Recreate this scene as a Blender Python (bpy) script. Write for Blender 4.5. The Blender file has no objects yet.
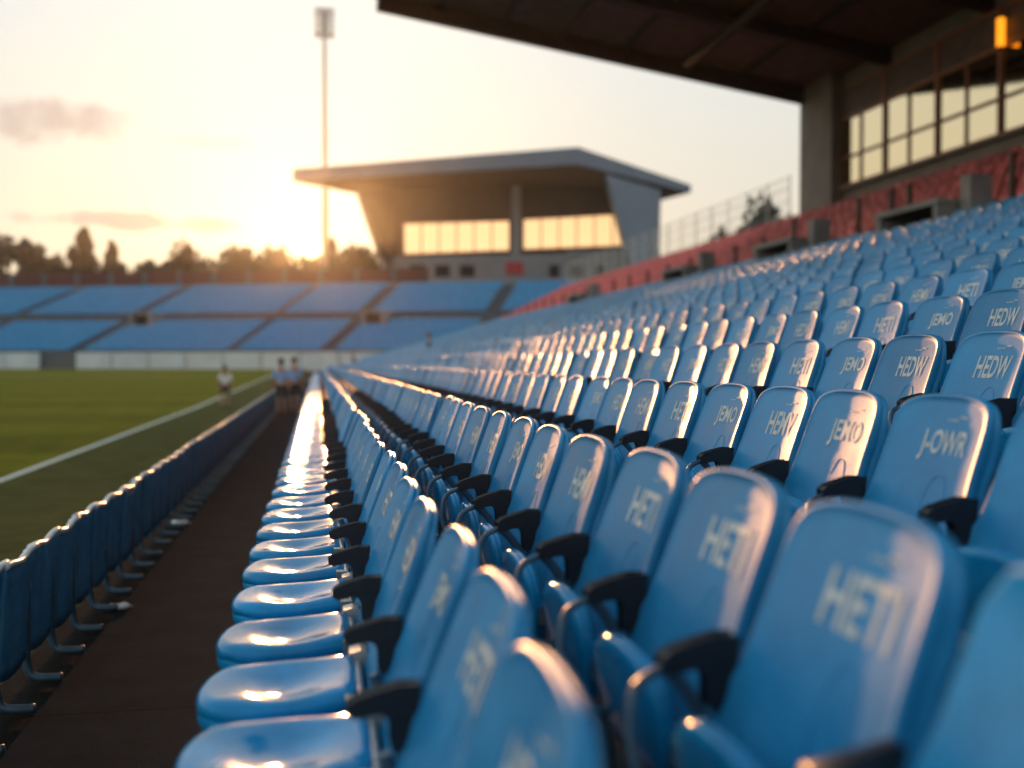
import bpy, bmesh, math, random
import numpy as np
from mathutils import Vector, Matrix, Euler
random.seed(7); rng = np.random.default_rng(7)
R = math.radians; PI = math.pi
sc = bpy.context.scene; col = sc.collection

# ------------------------------------------------------------------ camera
F = 1000.0; CAM_Z = 1.6
cam_d = bpy.data.cameras.new('camera'); cam = bpy.data.objects.new('camera', cam_d); col.objects.link(cam)
cam_d.sensor_width = 36; cam_d.lens = 36*F/1024; cam_d.clip_start = .05; cam_d.clip_end = 6000
cam.location = (0, 0, CAM_Z); cam.rotation_euler = (R(90-1.26), 0, R(-10.98))
cam_d.dof.use_dof = True; cam_d.dof.focus_distance = 3.9; cam_d.dof.aperture_fstop = 1.12; cam_d.dof.aperture_blades = 0
sc.camera = cam
CM = cam.rotation_euler.to_matrix()
def ray(px, py): return CM @ Vector(((px-512)/F, -(py-384)/F, -1.0))
def at(px, py, zc): return Vector((0, 0, CAM_Z)) + ray(px, py)*zc
def proj(p):
    q = CM.transposed() @ (Vector(p)-Vector((0, 0, CAM_Z)))
    return (512+F*q.x/-q.z, 384-F*q.y/-q.z, -q.z) if q.z < -1e-3 else None

# ------------------------------------------------------------------ sun + sky
sd = ray(309, 250).normalized()
SUN_EL = math.asin(sd.z); SUN_AZ = math.atan2(sd.x, sd.y)
sun_d = bpy.data.lights.new('sun', 'SUN'); sun = bpy.data.objects.new('sun', sun_d); col.objects.link(sun)
sun_d.energy = 2.2; sun_d.angle = R(0.6); sun_d.color = (1.0, .44, .15)
sun.rotation_euler = sd.to_track_quat('Z', 'Y').to_euler(); sun.location = (0, 60, 90)
w = bpy.data.worlds.new('World'); sc.world = w; w.use_nodes = True
nt = w.node_tree; nt.nodes.clear()
def N(t, **k):
    n = nt.nodes.new(t)
    for a, b in k.items(): setattr(n, a, b)
    return n
def L(a, b): nt.links.new(a, b)
def M(op, a, b=None):
    n = N('ShaderNodeMath', operation=op)
    for i, v in enumerate((a, b)):
        if v is None: continue
        if isinstance(v, (int, float)): n.inputs[i].default_value = v
        else: L(v, n.inputs[i])
    return n.outputs[0]
sky = N('ShaderNodeTexSky', sky_type='NISHITA', sun_disc=False, sun_elevation=SUN_EL, sun_rotation=SUN_AZ)
sky.air_density = 1.0; sky.dust_density = 2.0; sky.ozone_density = 1.6
tc = N('ShaderNodeTexCoord'); nrm = N('ShaderNodeVectorMath', operation='NORMALIZE'); L(tc.outputs['Generated'], nrm.inputs[0])
def dotdir(d):
    n = N('ShaderNodeVectorMath', operation='DOT_PRODUCT'); L(nrm.outputs[0], n.inputs[0]); n.inputs[1].default_value = d
    return n.outputs['Value']
sdot = M('MAXIMUM', dotdir(sd), 0.0)
def mixc(fac, a, b, blend='MIX'):
    n = N('ShaderNodeMix', data_type='RGBA', blend_type=blend)
    for i, v in ((0, fac), (6, a), (7, b)):
        if isinstance(v, (int, float)): n.inputs[i].default_value = v
        elif isinstance(v, tuple): n.inputs[i].default_value = (*v, 1)
        else: L(v, n.inputs[i])
    return n.outputs[2]
def addglow(base, power, colr, k):
    g = M('MULTIPLY', M('POWER', sdot, power), k)
    v = N('ShaderNodeVectorMath', operation='SCALE'); v.inputs[0].default_value = colr; L(g, v.inputs['Scale'])
    a = N('ShaderNodeVectorMath', operation='ADD'); L(base, a.inputs[0]); L(v.outputs[0], a.inputs[1])
    return a.outputs[0]
c = sky.outputs[0]
dim = N('ShaderNodeVectorMath', operation='SCALE'); L(c, dim.inputs[0]); dim.inputs['Scale'].default_value = .05; c = dim.outputs[0]
# thin veil of high cloud over the whole sky, whiter overhead and cream towards the horizon
sepz = N('ShaderNodeSeparateXYZ'); L(nrm.outputs[0], sepz.inputs[0])
vz = N('ShaderNodeMapRange', interpolation_type='SMOOTHSTEP'); L(sepz.outputs['Z'], vz.inputs[0]); vz.inputs[1].default_value = .0; vz.inputs[2].default_value = .45
veil = mixc(vz.outputs[0], (2.85, 2.42, 1.85), (2.62, 3.0, 3.12))
va = N('ShaderNodeVectorMath', operation='ADD'); L(c, va.inputs[0]); L(veil, va.inputs[1]); c = va.outputs[0]
c = addglow(c, 22000, (1, .48, .14), 20.0)      # the sun seen through thin cloud
c = addglow(c, 500, (1, .56, .20), 1.0)
c = addglow(c, 60, (1, .76, .42), .35)
# cloud banks: each sits round its own direction, edges broken by noise
nz = N('ShaderNodeTexNoise'); nz.inputs['Scale'].default_value = 24; nz.inputs['Detail'].default_value = 6; L(nrm.outputs[0], nz.inputs['Vector'])
def cloud(base, px, py, ax, ay, strength, colr):
    d = ray(px, py).normalized(); e1 = d.cross(Vector((0, 0, 1))).normalized(); e2 = e1.cross(d)
    a = M('DIVIDE', dotdir(e1), ax/F); b = M('DIVIDE', dotdir(e2), ay/F)
    rr = M('ADD', M('MULTIPLY', a, a), M('MULTIPLY', b, b))
    rr = M('ADD', rr, M('MULTIPLY', M('SUBTRACT', nz.outputs[0], .5), -4.0))
    mr = N('ShaderNodeMapRange', interpolation_type='SMOOTHSTEP'); L(rr, mr.inputs[0])
    mr.inputs[1].default_value = 1.3; mr.inputs[2].default_value = .1; mr.inputs[3].default_value = 0; mr.inputs[4].default_value = strength
    front = M('GREATER_THAN', dotdir(d), .5)
    return mixc(M('MULTIPLY', mr.outputs[0], front), base, colr)
c = cloud(c, 45, 122, 56, 22, .9, (2.35, 2.0, 1.75))
c = cloud(c, 110, 118, 26, 8, .4, (2.4, 2.2, 2.1))
c = cloud(c, 150, 222, 120, 8, .8, (2.2, 1.8, 1.5))
c = cloud(c, 215, 142, 45, 7, .5, (2.4, 2.2, 2.1))
bg = N('ShaderNodeBackground'); bg.inputs['Strength'].default_value = .13; L(c, bg.inputs[0])
out = N('ShaderNodeOutputWorld'); L(bg.outputs[0], out.inputs[0])
vs = sc.view_settings; vs.view_transform = 'Standard'; vs.look = 'None'; vs.exposure = 1.05; vs.gamma = 1
HAZE = .00014
sc.cycles.use_denoising = True; sc.cycles.volume_bounces = 0
sc.cycles.max_bounces = 6; sc.cycles.diffuse_bounces = 3; sc.cycles.glossy_bounces = 3; sc.cycles.transmission_bounces = 3
sc.cycles.sample_clamp_indirect = 8; sc.cycles.caustics_reflective = False; sc.cycles.caustics_refractive = False

# ------------------------------------------------------------------ materials
def mat(name, colr, rough=.6, var=0.0, scale=6.0, bump=0.0, bscale=60.0, metal=0.0, spec=.5, coat=0.0, emit=None, es=0.0, colr2=None, rvar=0.0, objrand=0.0):
    m = bpy.data.materials.new(name); m.use_nodes = True
    t = m.node_tree; p = t.nodes['Principled BSDF']; ln = t.links.new
    p.inputs['Base Color'].default_value = (*colr, 1); p.inputs['Roughness'].default_value = rough
    p.inputs['Metallic'].default_value = metal; p.inputs['Specular IOR Level'].default_value = spec; p.inputs['Coat Weight'].default_value = coat
    g = t.nodes.new('ShaderNodeNewGeometry')
    if var or colr2:
        n = t.nodes.new('ShaderNodeTexNoise'); n.inputs['Scale'].default_value = scale; n.inputs['Detail'].default_value = 7; n.inputs['Roughness'].default_value = .65
        ln(g.outputs['Position'], n.inputs['Vector'])
        r = t.nodes.new('ShaderNodeValToRGB'); r.color_ramp.elements[0].position = .32; r.color_ramp.elements[1].position = .68
        lo = tuple(x*(1-var) for x in colr); hi = colr2 or tuple(min(1, x*(1+var)) for x in colr)
        r.color_ramp.elements[0].color = (*lo, 1); r.color_ramp.elements[1].color = (*hi, 1)
        ln(n.outputs[0], r.inputs[0]); src = r.outputs[0]
        if objrand:
            oi = t.nodes.new('ShaderNodeObjectInfo'); hs = t.nodes.new('ShaderNodeHueSaturation')
            mr = t.nodes.new('ShaderNodeMapRange'); ln(oi.outputs['Random'], mr.inputs[0]); mr.inputs[3].default_value = 1-objrand; mr.inputs[4].default_value = 1+objrand
            ln(mr.outputs[0], hs.inputs['Value']); ln(src, hs.inputs['Color']); src = hs.outputs[0]
        ln(src, p.inputs['Base Color'])
        if rvar:
            mr = t.nodes.new('ShaderNodeMapRange'); ln(n.outputs[0], mr.inputs[0]); mr.inputs[1].default_value = .3; mr.inputs[2].default_value = .7
            mr.inputs[3].default_value = max(.05, rough-rvar); mr.inputs[4].default_value = rough+rvar; ln(mr.outputs[0], p.inputs['Roughness'])
    if bump:
        n2 = t.nodes.new('ShaderNodeTexNoise'); n2.inputs['Scale'].default_value = bscale; n2.inputs['Detail'].default_value = 5
        ln(g.outputs['Position'], n2.inputs['Vector'])
        b = t.nodes.new('ShaderNodeBump'); b.inputs['Strength'].default_value = bump; b.inputs['Distance'].default_value = .02
        ln(n2.outputs[0], b.inputs['Height']); ln(b.outputs[0], p.inputs['Normal'])
    if emit: p.inputs['Emission Color'].default_value = (*emit, 1); p.inputs['Emission Strength'].default_value = es
    return m
BLUE = mat('blue_plastic', (.006, .215, .50), .40, .20, 4, .06, 240, spec=.42, rvar=.11, colr2=(.025, .265, .54), objrand=.14)
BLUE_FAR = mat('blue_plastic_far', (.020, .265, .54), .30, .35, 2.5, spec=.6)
PADB = mat('blue_pad_plastic', (.008, .225, .50), .085, .22, 7, .006, 200, spec=.20, rvar=.03, objrand=.14)
PAINT = mat('cream_lettering_paint', (.42, .50, .54), .55, .1, 70, colr2=(.72, .71, .67))
EMBOSS = mat('embossed_plastic', (.005, .19, .44), .45, .1, 20)
BLACK = mat('black_armrest_plastic', (.010, .010, .014), .38, .3, 40, .05, 300)
STEEL = mat('galvanised_steel', (.42, .44, .45), .35, .2, 30, metal=.9)
TUBE = mat('blue_grey_tube', (.05, .10, .15), .4, .2, 20, metal=.3)
CONC = mat('concrete', (.26, .25, .235), .85, .22, 1.6, .3, 40)
CONCD = mat('dark_concrete_steps', (.085, .095, .105), .85, .3, 2.2, .3, 50)
ASPH = mat('asphalt', (.0130, .0210, .0290), .95, .3, 3.0, .9, 170, spec=.05)
KERB = mat('dark_kerb', (.011, .0105, .011), .95, .3, 5, .5, 60, spec=.05)
GRASS = mat('pitch_grass', (.120, .114, .007), .95, .25, 1.2, .5, 60, spec=.03)
GRASS2 = mat('verge_grass', (.062, .064, .018), .95, .25, 2.0, .5, 80, spec=.03)
LINE = mat('white_line_paint', (.62, .66, .62), .8, .12, 5)
SOIL = mat('ground_soil', (.06, .06, .035), .95, .3, .05)
REDS = mat('red_plastic', (.52, .115, .110), .62, .40, 5, spec=.2, objrand=.28)
RSTEP = mat('red_painted_concrete', (.040, .018, .018), .9, .3, 2.0, spec=.1)
BROWN = mat('brown_soffit', (.13, .085, .066), .7, .3, 2)
BEAM = mat('dark_steel_beam', (.028, .020, .017), .6, .3, 3)
WOOD = mat('brown_window_frame', (.30, .10, .045), .5, .3, 3)
WALLM = mat('taupe_plaster', (.24, .20, .165), .85, .18, 1.2, .2, 20)
GLASS = mat('reflective_window_glass', (.84, .72, .48), .05, bump=.05, bscale=1.3, metal=1.0)
DARK = mat('recess_shade', (.012, .012, .013), .9)  # near-black colour standing in for the shade inside openings
GREY = mat('blue_grey_cladding', (.13, .17, .23), .6, .12, .2)
SOFF = mat('brown_soffit_and_shade', (.050, .023, .012), .8, .25, .4)
PALEW = mat('pale_wall', (.19, .20, .22), .8, .12, .2)
FACADE = mat('brown_render', (.050, .033, .024), .85, .2, .3)
STEP = mat('grey_stair', (.085, .105, .13), .9, .2, .5)
LITWIN = mat('lit_window', (.8, .6, .35), .5, emit=(1, .60, .27), es=.55)
HOARD = mat('white_hoarding', (.52, .58, .62), .6, .12, .3)
MAST = mat('pale_mast_steel', (.40, .40, .36), .5, .1, .3)
LAMPG = mat('lamp_glass', (.45, .5, .5), .2, .2, 2, spec=.8)
LAMPO = mat('orange_lamp', (.9, .45, .08), .5, emit=(1, .30, .012), es=.85)
BARK = mat('bark', (.05, .035, .025), .9, .3, 3)
LEAFM = [mat('leaf_dark', (.020, .022, .010), .8, .4, .6), mat('leaf_olive', (.030, .028, .011), .8, .4, .6), mat('leaf_brown', (.036, .026, .012), .8, .4, .6)]
PAPER = mat('white_paper', (.7, .72, .72), .7, .1, 30)
BANNER = mat('blue_barrier_sheet', (.060, .25, .45), .8, .25, 6, .15, 40, spec=.2)
RIM = mat('pale_barrier_rim', (.55, .58, .60), .25, .2, 20)
SKIN = mat('skin', (.45, .26, .18), .6); HAIR = mat('auburn_hair', (.10, .035, .02), .7)
SHIRTW = mat('white_shirt', (.82, .85, .90), .8, .08, 10); SHIRTB = mat('sky_blue_shirt', (.24, .45, .85), .8, .12, 10)
SHORTS = mat('dark_shorts', (.03, .025, .04), .8, .1, 10); DARKCL = mat('dark_clothing', (.05, .026, .022), .8, .2, 10)

def bands(m, axis, period, width, factor):
    t = m.node_tree; p = t.nodes['Principled BSDF']; src = p.inputs['Base Color'].links[0].from_socket
    g = t.nodes.new('ShaderNodeNewGeometry'); sp = t.nodes.new('ShaderNodeSeparateXYZ'); t.links.new(g.outputs['Position'], sp.inputs[0])
    a = t.nodes.new('ShaderNodeMath'); a.operation = 'DIVIDE'; t.links.new(sp.outputs[axis], a.inputs[0]); a.inputs[1].default_value = period
    f = t.nodes.new('ShaderNodeMath'); f.operation = 'FRACT'; t.links.new(a.outputs[0], f.inputs[0])
    l = t.nodes.new('ShaderNodeMath'); l.operation = 'LESS_THAN'; t.links.new(f.outputs[0], l.inputs[0]); l.inputs[1].default_value = width
    mx = t.nodes.new('ShaderNodeMix'); mx.data_type = 'RGBA'; mx.blend_type = 'MULTIPLY'; t.links.new(l.outputs[0], mx.inputs[0]); t.links.new(src, mx.inputs[6]); mx.inputs[7].default_value = (factor, factor, factor, 1)
    t.links.new(mx.outputs[2], p.inputs['Base Color'])
bands(GRASS, 1, 11.0, .5, .80); bands(ASPH, 1, 2.4, .006, .35)
# ------------------------------------------------------------------ helpers
def tag(o, label=None, cat=None, group=None, kind=None):
    for k, v in (('label', label), ('category', cat), ('group', group), ('kind', kind)):
        if v: o[k] = v
    return o
def empty(name, loc=(0, 0, 0), rz=0):
    o = bpy.data.objects.new(name, None); col.objects.link(o); o.location = loc; o.rotation_euler = (0, 0, rz); o.empty_display_size = .1
    return o
def link(name, me, parent=None):
    o = bpy.data.objects.new(name, me); col.objects.link(o)
    if parent: o.parent = parent
    return o
class MB:
    def __init__(s): s.v = []; s.f = []; s.mi = []
    def add(s, v, f, mi=0):
        b = len(s.v); s.v += [tuple(p) for p in v]; s.f += [tuple(i+b for i in q) for q in f]; s.mi += [mi]*len(f); return s
    def box(s, x0, x1, y0, y1, z0, z1, mi=0):
        v = [(x, y, z) for z in (z0, z1) for y in (y0, y1) for x in (x0, x1)]
        return s.add(v, [(0, 2, 3, 1), (4, 5, 7, 6), (0, 1, 5, 4), (2, 6, 7, 3), (0, 4, 6, 2), (1, 3, 7, 5)], mi)
    def hexa(s, bottom, top, mi=0):     # two quads of corners, same winding (ccw from above)
        return s.add(list(bottom)+list(top), [(3, 2, 1, 0), (4, 5, 6, 7), (0, 1, 5, 4), (1, 2, 6, 5), (2, 3, 7, 6), (3, 0, 4, 7)], mi)
    def tube(s, pts, r, n=8, mi=0, cap=True):
        pts = [Vector(p) for p in pts]; rs = r if isinstance(r, (list, tuple)) else [r]*len(pts); rings = []
        up = Vector((0, 0, 1)); prev = None
        for i, p in enumerate(pts):
            d = (pts[min(i+1, len(pts)-1)]-pts[max(i-1, 0)]).normalized()
            a = prev-d*prev.dot(d) if prev else d.cross(up if abs(d.z) < .95 else Vector((1, 0, 0)))
            a.normalize(); prev = a; b = d.cross(a)
            rings.append([p+(a*math.cos(2*PI*k/n)+b*math.sin(2*PI*k/n))*rs[i] for k in range(n)])
        return s.loft(rings, mi, cap, cap)
    def loft(s, rings, mi=0, c0=True, c1=True):
        n = len(rings[0]); v = [p for r in rings for p in r]; f = []
        for j in range(len(rings)-1):
            for i in range(n):
                k = (i+1) % n; f.append((j*n+i, j*n+k, (j+1)*n+k, (j+1)*n+i))
        if c0: f.append(tuple(range(n))[::-1])
        if c1: f.append(tuple((len(rings)-1)*n+i for i in range(n)))
        return s.add(v, f, mi)
    def prism(s, poly, y0, y1, mi=0, bev=0.0):   # polygon in (x, z), extruded along y
        n = len(poly)
        if bev:
            cx = sum(p[0] for p in poly)/n; cz = sum(p[1] for p in poly)/n
            def ins(k):
                q = []
                for i, (x, z) in enumerate(poly):
                    x0, z0 = poly[i-1]; x1, z1 = poly[(i+1) % n]
                    t = Vector((x1-x0, z1-z0)).normalized(); nn = Vector((-t.y, t.x))
                    q.append((x+nn.x*k, z+nn.y*k))
                return q
            a = ins(bev)
            rings = [[(x, y0, z) for x, z in a], [(x, y0+bev, z) for x, z in poly], [(x, y1-bev, z) for x, z in poly], [(x, y1, z) for x, z in a]]
        else: rings = [[(x, y0, z) for x, z in poly], [(x, y1, z) for x, z in poly]]
        return s.loft(rings, mi)
    def mesh(s, name, mats, smooth=False, fix=True):
        me = bpy.data.meshes.new(name); me.from_pydata(s.v, [], s.f)
        for m in (mats if isinstance(mats, (list, tuple)) else [mats]): me.materials.append(m)
        me.polygons.foreach_set('material_index', s.mi)
        if fix:
            bm = bmesh.new(); bm.from_mesh(me); bmesh.ops.recalc_face_normals(bm, faces=bm.faces); bm.to_mesh(me); bm.free()
        if smooth: me.polygons.foreach_set('use_smooth', [True]*len(me.polygons))
        me.update(); return me
    def obj(s, name, mats, parent=None, smooth=False): return link(name, s.mesh(name, mats, smooth), parent)
def spline(P, n, closed=False):
    P = [Vector(p) for p in P]; m = len(P); out = []
    segs = m if closed else m-1
    for i in range(segs):
        a, b, c_, d = (P[(i-1) % m], P[i], P[(i+1) % m], P[(i+2) % m]) if closed else (P[max(i-1, 0)], P[i], P[i+1], P[min(i+2, m-1)])
        for k in range(n):
            t = k/n; out.append(.5*((2*b)+(c_-a)*t+(2*a-5*b+4*c_-d)*t*t+(3*b-a-3*c_+d)*t**3))
    if not closed: out.append(P[-1])
    return out
ONES = ['', 'first', 'second', 'third', 'fourth', 'fifth', 'sixth', 'seventh', 'eighth', 'ninth', 'tenth', 'eleventh', 'twelfth', 'thirteenth', 'fourteenth', 'fifteenth', 'sixteenth', 'seventeenth', 'eighteenth', 'nineteenth']
TENS = {2: ('twentieth', 'twenty'), 3: ('thirtieth', 'thirty'), 4: ('fortieth', 'forty'), 5: ('fiftieth', 'fifty'), 6: ('sixtieth', 'sixty'), 7: ('seventieth', 'seventy'), 8: ('eightieth', 'eighty'), 9: ('ninetieth', 'ninety')}
def ordinal(n):
    if n < 20: return ONES[n]
    if n > 99: return 'hundredth'
    t, o = divmod(n, 10); return TENS[t][0] if o == 0 else TENS[t][1]+'-'+ONES[o]

# ------------------------------------------------------------------ setting: ground, pitch, aisle, terrace
Z = lambda z: z+CAM_Z           # heights written relative to the lens
g = MB(); g.add([(-3000, -3000, -.62), (3000, -3000, -.62), (3000, 3000, -.62), (-3000, 3000, -.62)], [(0, 1, 2, 3)])
tag(g.obj('ground', SOIL), kind='structure')
def pz(y):                                            # the pitch rises gently towards its far end
    if y < 42: return Z(-1.88)
    return Z(-1.88+.75*min(1, (y-42)/120))
ys = [-15, 0, 10, 20, 30, 42, 60, 80, 100, 120, 140, 162, 190]
def strip(name, x0, x1, m, dz=0, y0=None, y1=None, cut=1):
    b = MB(); yy = [y for y in ys if (y0 is None or y > y0) and (y1 is None or y < y1)]
    if y0 is not None: yy = [y0]+yy
    if y1 is not None: yy = yy+[y1]
    v = [(x, y, pz(y)+dz) for y in yy for x in (x0, x1)]
    b.add(v, [(2*i, 2*i+1, 2*i+3, 2*i+2) for i in range(len(yy)-1)])
    return tag(b.obj(name, m), kind='structure')
strip('verge', -4.95, -1.52, GRASS2, 0)
strip('pitch', -120, -4.95, GRASS, 0)
strip('pitch_line', -5.01, -4.89, LINE, .004, -15, 118)
g = MB(); g.add([(-40, 112, pz(112)+.004), (-5.0, 112, pz(112)+.004), (-5.0, 112.4, pz(112.4)+.004), (-40, 112.4, pz(112.4)+.004)], [(0, 1, 2, 3)])
tag(g.obj('goal_line', LINE), kind='structure')
g = MB(); g.add([(-3.6, 4.6, pz(4)+.004), (-2.9, 4.6, pz(4)+.004), (-2.9, 4.75, pz(4)+.004), (-3.6, 4.75, pz(4)+.004)], [(0, 1, 2, 3)])
tag(g.obj('verge_mark', LINE), kind='structure')
g = MB(); g.box(-1.27, -.10, -8, 84, -.3, 0); tag(g.obj('walkway', ASPH), kind='structure')
g = MB(); g.box(-1.56, -1.272, -8, 84, -.3, -.012); tag(g.obj('barrier_kerb', KERB), kind='structure')
# rows: where the top of each backrest runs (x, z relative to the lens)
ROWS = [(.27, -.36), (.76, -.215), (1.60, -.095), (2.36, .10), (3.06, .32)]
for n in range(5, 18): ROWS.append((3.76+.70*(n-5), .536+.20*(n-5)))
SEAT_H = .87; PITCH = .465; YEND = 72.0
floors = [z-SEAT_H for x, z in ROWS]
g = MB(); prof = []
x_front = -.10
pts = [(x_front, -1.6)]
for i, (x, z) in enumerate(ROWS):
    pts.append((pts[-1][0], floors[i]))
    pts.append((x+.075 if i < 17 else 12.55, floors[i]))
pts += [(12.55, -2.3), (x_front, -2.3)]
g.prism([(x, Z(z)) for x, z in pts], -8, YEND)
tag(g.obj('terrace', CONCD), kind='structure')
RED = [(13.25+.72*k, 3.38+.355*k) for k in range(7)]
pts = [(12.56, -2.3), (12.56, RED[0][1]-.8)]
for k, (x, z) in enumerate(RED):
    pts.append((pts[-1][0], z-.8)); pts.append((x+.1, z-.8))
pts[-1] = (18.6, pts[-1][1]); pts += [(18.6, -2.3)]
g = MB(); g.prism([(x, Z(z)) for x, z in pts], -8, YEND+2); tag(g.obj('upper_terrace', RSTEP), kind='structure')

# ------------------------------------------------------------------ the stadium seat
OUT = [(-.208, .425), (-.226, .47), (-.227, .535), (-.219, .575), (-.205, .610), (-.197, .67), (-.194, .74), (-.189, .818), (-.168, .858), (-.105, .877), (0, .882)]
OUT = OUT+[(-y, z) for y, z in OUT[-2::-1]]
def depth(y, z):
    v = (z-.42)/.45
    return -.150*(1-v)**1.1 if v < 1 else 0.0
def sdepth(y, z): return depth(y, z)-.012*(y/.2)**2-.010*math.sin(PI*max(0, min(1, (z-.42)/.45)))
FRONT = [(.25, 0), (.5, 0), (.75, 0), (.9, 0), (.945, -.0003), (.962, -.0020), (.980, -.0032), (.994, -.0015), (1.0, .004), (1.002, .012), (1.004, .020), (.992, .024), (.990, .030), (1.010, .036), (1.014, .050), (1.0, .054), (.965, .052), (.950, .038), (.93, .016), (.5, .014)]
FRONT_LO = [(.55, 0), (.95, 0), (.985, -.006), (1.0, .006), (1.012, .050), (.94, .045), (.9, .014)]
def backrest(mb, sub, rings, mi=0, tr=lambda p: p):
    o = spline([(0, y, z) for y, z in OUT], sub)
    if sub > 1: o = o[:-1]+[o[-1]]
    bot = [Vector((0, .2-.4*k/5, .425)) for k in range(1, 5)]
    o = o+bot
    cz = .64; R_ = []
    for r, dx in rings:
        R_.append([tr((sdepth(p.y*r, cz+(p.z-cz)*r)+(dx if dx < .01 else dx*(1-.55*min(1, max(0, (p.z-.76)/.1)))), p.y*r, cz+(p.z-cz)*r-(.008 if dx > .022 and p.z > .7 else 0))) for p in o])
    mb.loft(R_, mi)
PADO = [(-.17, -.170), (-.19, -.185), (-.31, -.206), (-.43, -.200), (-.495, -.168), (-.535, -.105), (-.55, 0)]
PADO = PADO+[(x, -y) for x, y in PADO[-2::-1]]
def padtop(x, y):
    u = (x+.55)/.38
    return .455-.022*max(0, 1-u)**3-.036*math.exp(-((u-.55)/.25)**2)*max(0, 1-(y/.2)**2)+.003*(y/.2)**2-.016*max(0, abs(y)/.2-.72)**1.5/.15
PADR = [(.2, 0), (.45, 0), (.68, 0), (.84, 0), (.92, -.001), (.965, -.007), (.99, -.016), (1.0, -.028), (.985, -.036), (.965, -.038), (.985, -.044), (.985, -.060), (.94, -.085), (.75, -.092), (.3, -.092)]
PADR_LO = [(.5, 0), (.9, 0), (.99, -.016), (.97, -.06), (.8, -.09)]
def pad(mb, sub, rings, mi=0, tr=lambda p: p):
    o = spline([(x, y, 0) for x, y in PADO], sub)+[Vector((-.165, .185-.37*k/5, 0)) for k in range(1, 5)]
    cx = -.36; R_ = []
    for r, dz in rings:
        R_.append([tr((cx+(p.x-cx)*r, p.y*r, padtop(cx+(p.x-cx)*r, p.y*r)+dz)) for p in o])
    mb.loft(R_, mi)
def tipped(p):                      # pad folded up against the backrest
    x, y, z = p; u = (-.165-x)/.385*.205; t = (z-.455)*.42    # u up the folded pad, t through its thickness
    return (-.172+u*-.10+t*1.0, y*.93, .365+u)
ARM = [(-.136, .540), (-.112, .600), (-.106, .645), (-.14, .643), (-.18, .633), (-.216, .622), (-.228, .613), (-.228, .602), (-.217, .596), (-.188, .603), (-.170, .603), (-.158, .595), (-.151, .577), (-.150, .540), (-.145, .528)]
def arm_mb(mb, mi=0):
    mb.prism(ARM[::-1], .212, .250, mi, .006)
me_back = MB(); backrest(me_back, 4, FRONT); me_back = me_back.mesh('backrest', BLUE, True)
narrow = lambda p: (p[0]-.008, p[1]*.86, p[2]+.012)
me_pad = MB(); pad(me_pad, 5, PADR, 0, narrow)
tray = spline([(-.085, -.208, 0), (-.20, -.222, 0), (-.36, -.224, 0), (-.47, -.205, 0), (-.515, -.13, 0), (-.525, 0, 0), (-.515, .13, 0), (-.47, .205, 0), (-.36, .224, 0), (-.20, .222, 0), (-.085, .208, 0)], 4)
me_pad.loft([[(-.3+(p.x+.3)*k, p.y*k, z+.05*(p.x+.3)*0) for p in tray] for k, z in ((.9, .402), (.985, .400), (1.0, .394), (1.0, .372), (.97, .356), (.85, .348))]); me_pad = me_pad.mesh('seat_pad', PADB, True)
b = MB(); pad(b, 5, PADR, 0, tipped)
me_padup = b.mesh('seat_pad', PADB, True)
b = MB(); arm_mb(b); me_arm = b.mesh('armrest', BLACK)
b = MB()      # silver hinge block between pad and backrest
b.hexa([(-.205, .13, .405), (-.125, .13, .405), (-.125, .205, .405), (-.205, .205, .405)], [(-.19, .135, .468), (-.145, .135, .478), (-.145, .20, .478), (-.19, .20, .468)]); b.box(-.205, -.165, -.205, -.165, .42, .462); b.tube([(-.17, -.2, .44), (-.17, .2, .44)], .011)
me_hinge = b.mesh('hinge', STEEL)
b = MB()      # bent tube that carries the armrest and reaches down to the step
b.tube(spline([(-.02, .232, .0), (-.05, .232, .20), (-.10, .232, .40), (-.15, .232, .50), (-.185, .232, .56), (-.218, .232, .596)], 4), .012, 8)
b.tube(spline([(-.222, .232, .598), (-.275, .215, .575), (-.30, .17, .515), (-.29, .12, .450), (-.24, .11, .41), (-.15, .11, .40)], 4), .009, 8)
b.box(-.06, .045, .20, .262, 0, .012); b.box(-.115, -.085, -.2, .24, .39, .42)
me_frame = b.mesh('support_frame', TUBE, False)
b = MB(); b.tube(spline([(-.02, .232, .0), (-.05, .232, .20), (-.10, .232, .38), (-.14, .232, .46), (-.165, .232, .52)], 4), .012, 8)
b.box(-.06, .045, .20, .262, 0, .012); b.box(-.115, -.085, -.2, .24, .39, .42); me_frame0 = b.mesh('support_frame', TUBE, False)
def text_mesh(name, parts, material):
    verts, faces = [], []
    for body, cx, cz, wid, hei, off in parts:
        cu = bpy.data.curves.new('t', 'FONT'); cu.body = body; cu.align_x = 'CENTER'; cu.align_y = 'CENTER'; cu.offset = off; cu.resolution_u = 3
        o = bpy.data.objects.new('t', cu); col.objects.link(o)
        dg = bpy.context.evaluated_depsgraph_get(); me = bpy.data.meshes.new_from_object(o.evaluated_get(dg))
        xs = [v.co.x for v in me.vertices]; zs = [v.co.y for v in me.vertices]
        x0, x1, z0, z1 = min(xs), max(xs), min(zs), max(zs); bi = len(verts)
        for v in me.vertices:
            tx = ((v.co.x-x0)/(x1-x0)-.5)*wid; tz = ((v.co.y-z0)/(z1-z0)-.5)*hei
            verts.append((cx-tx, cz+tz))
        faces += [tuple(i+bi for i in p.vertices) for p in me.polygons]
        bpy.data.objects.remove(o); bpy.data.curves.remove(cu); bpy.data.meshes.remove(me)
    mb = MB(); n = len(verts)
    mb.add([(sdepth(y, z)-.0016, y, z) for y, z in verts], faces)
    return mb.mesh(name, material, False)
TEXTS = ['HEMV', 'HETI', 'JEMO', 'HEDW', 'J-OWR']
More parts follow.
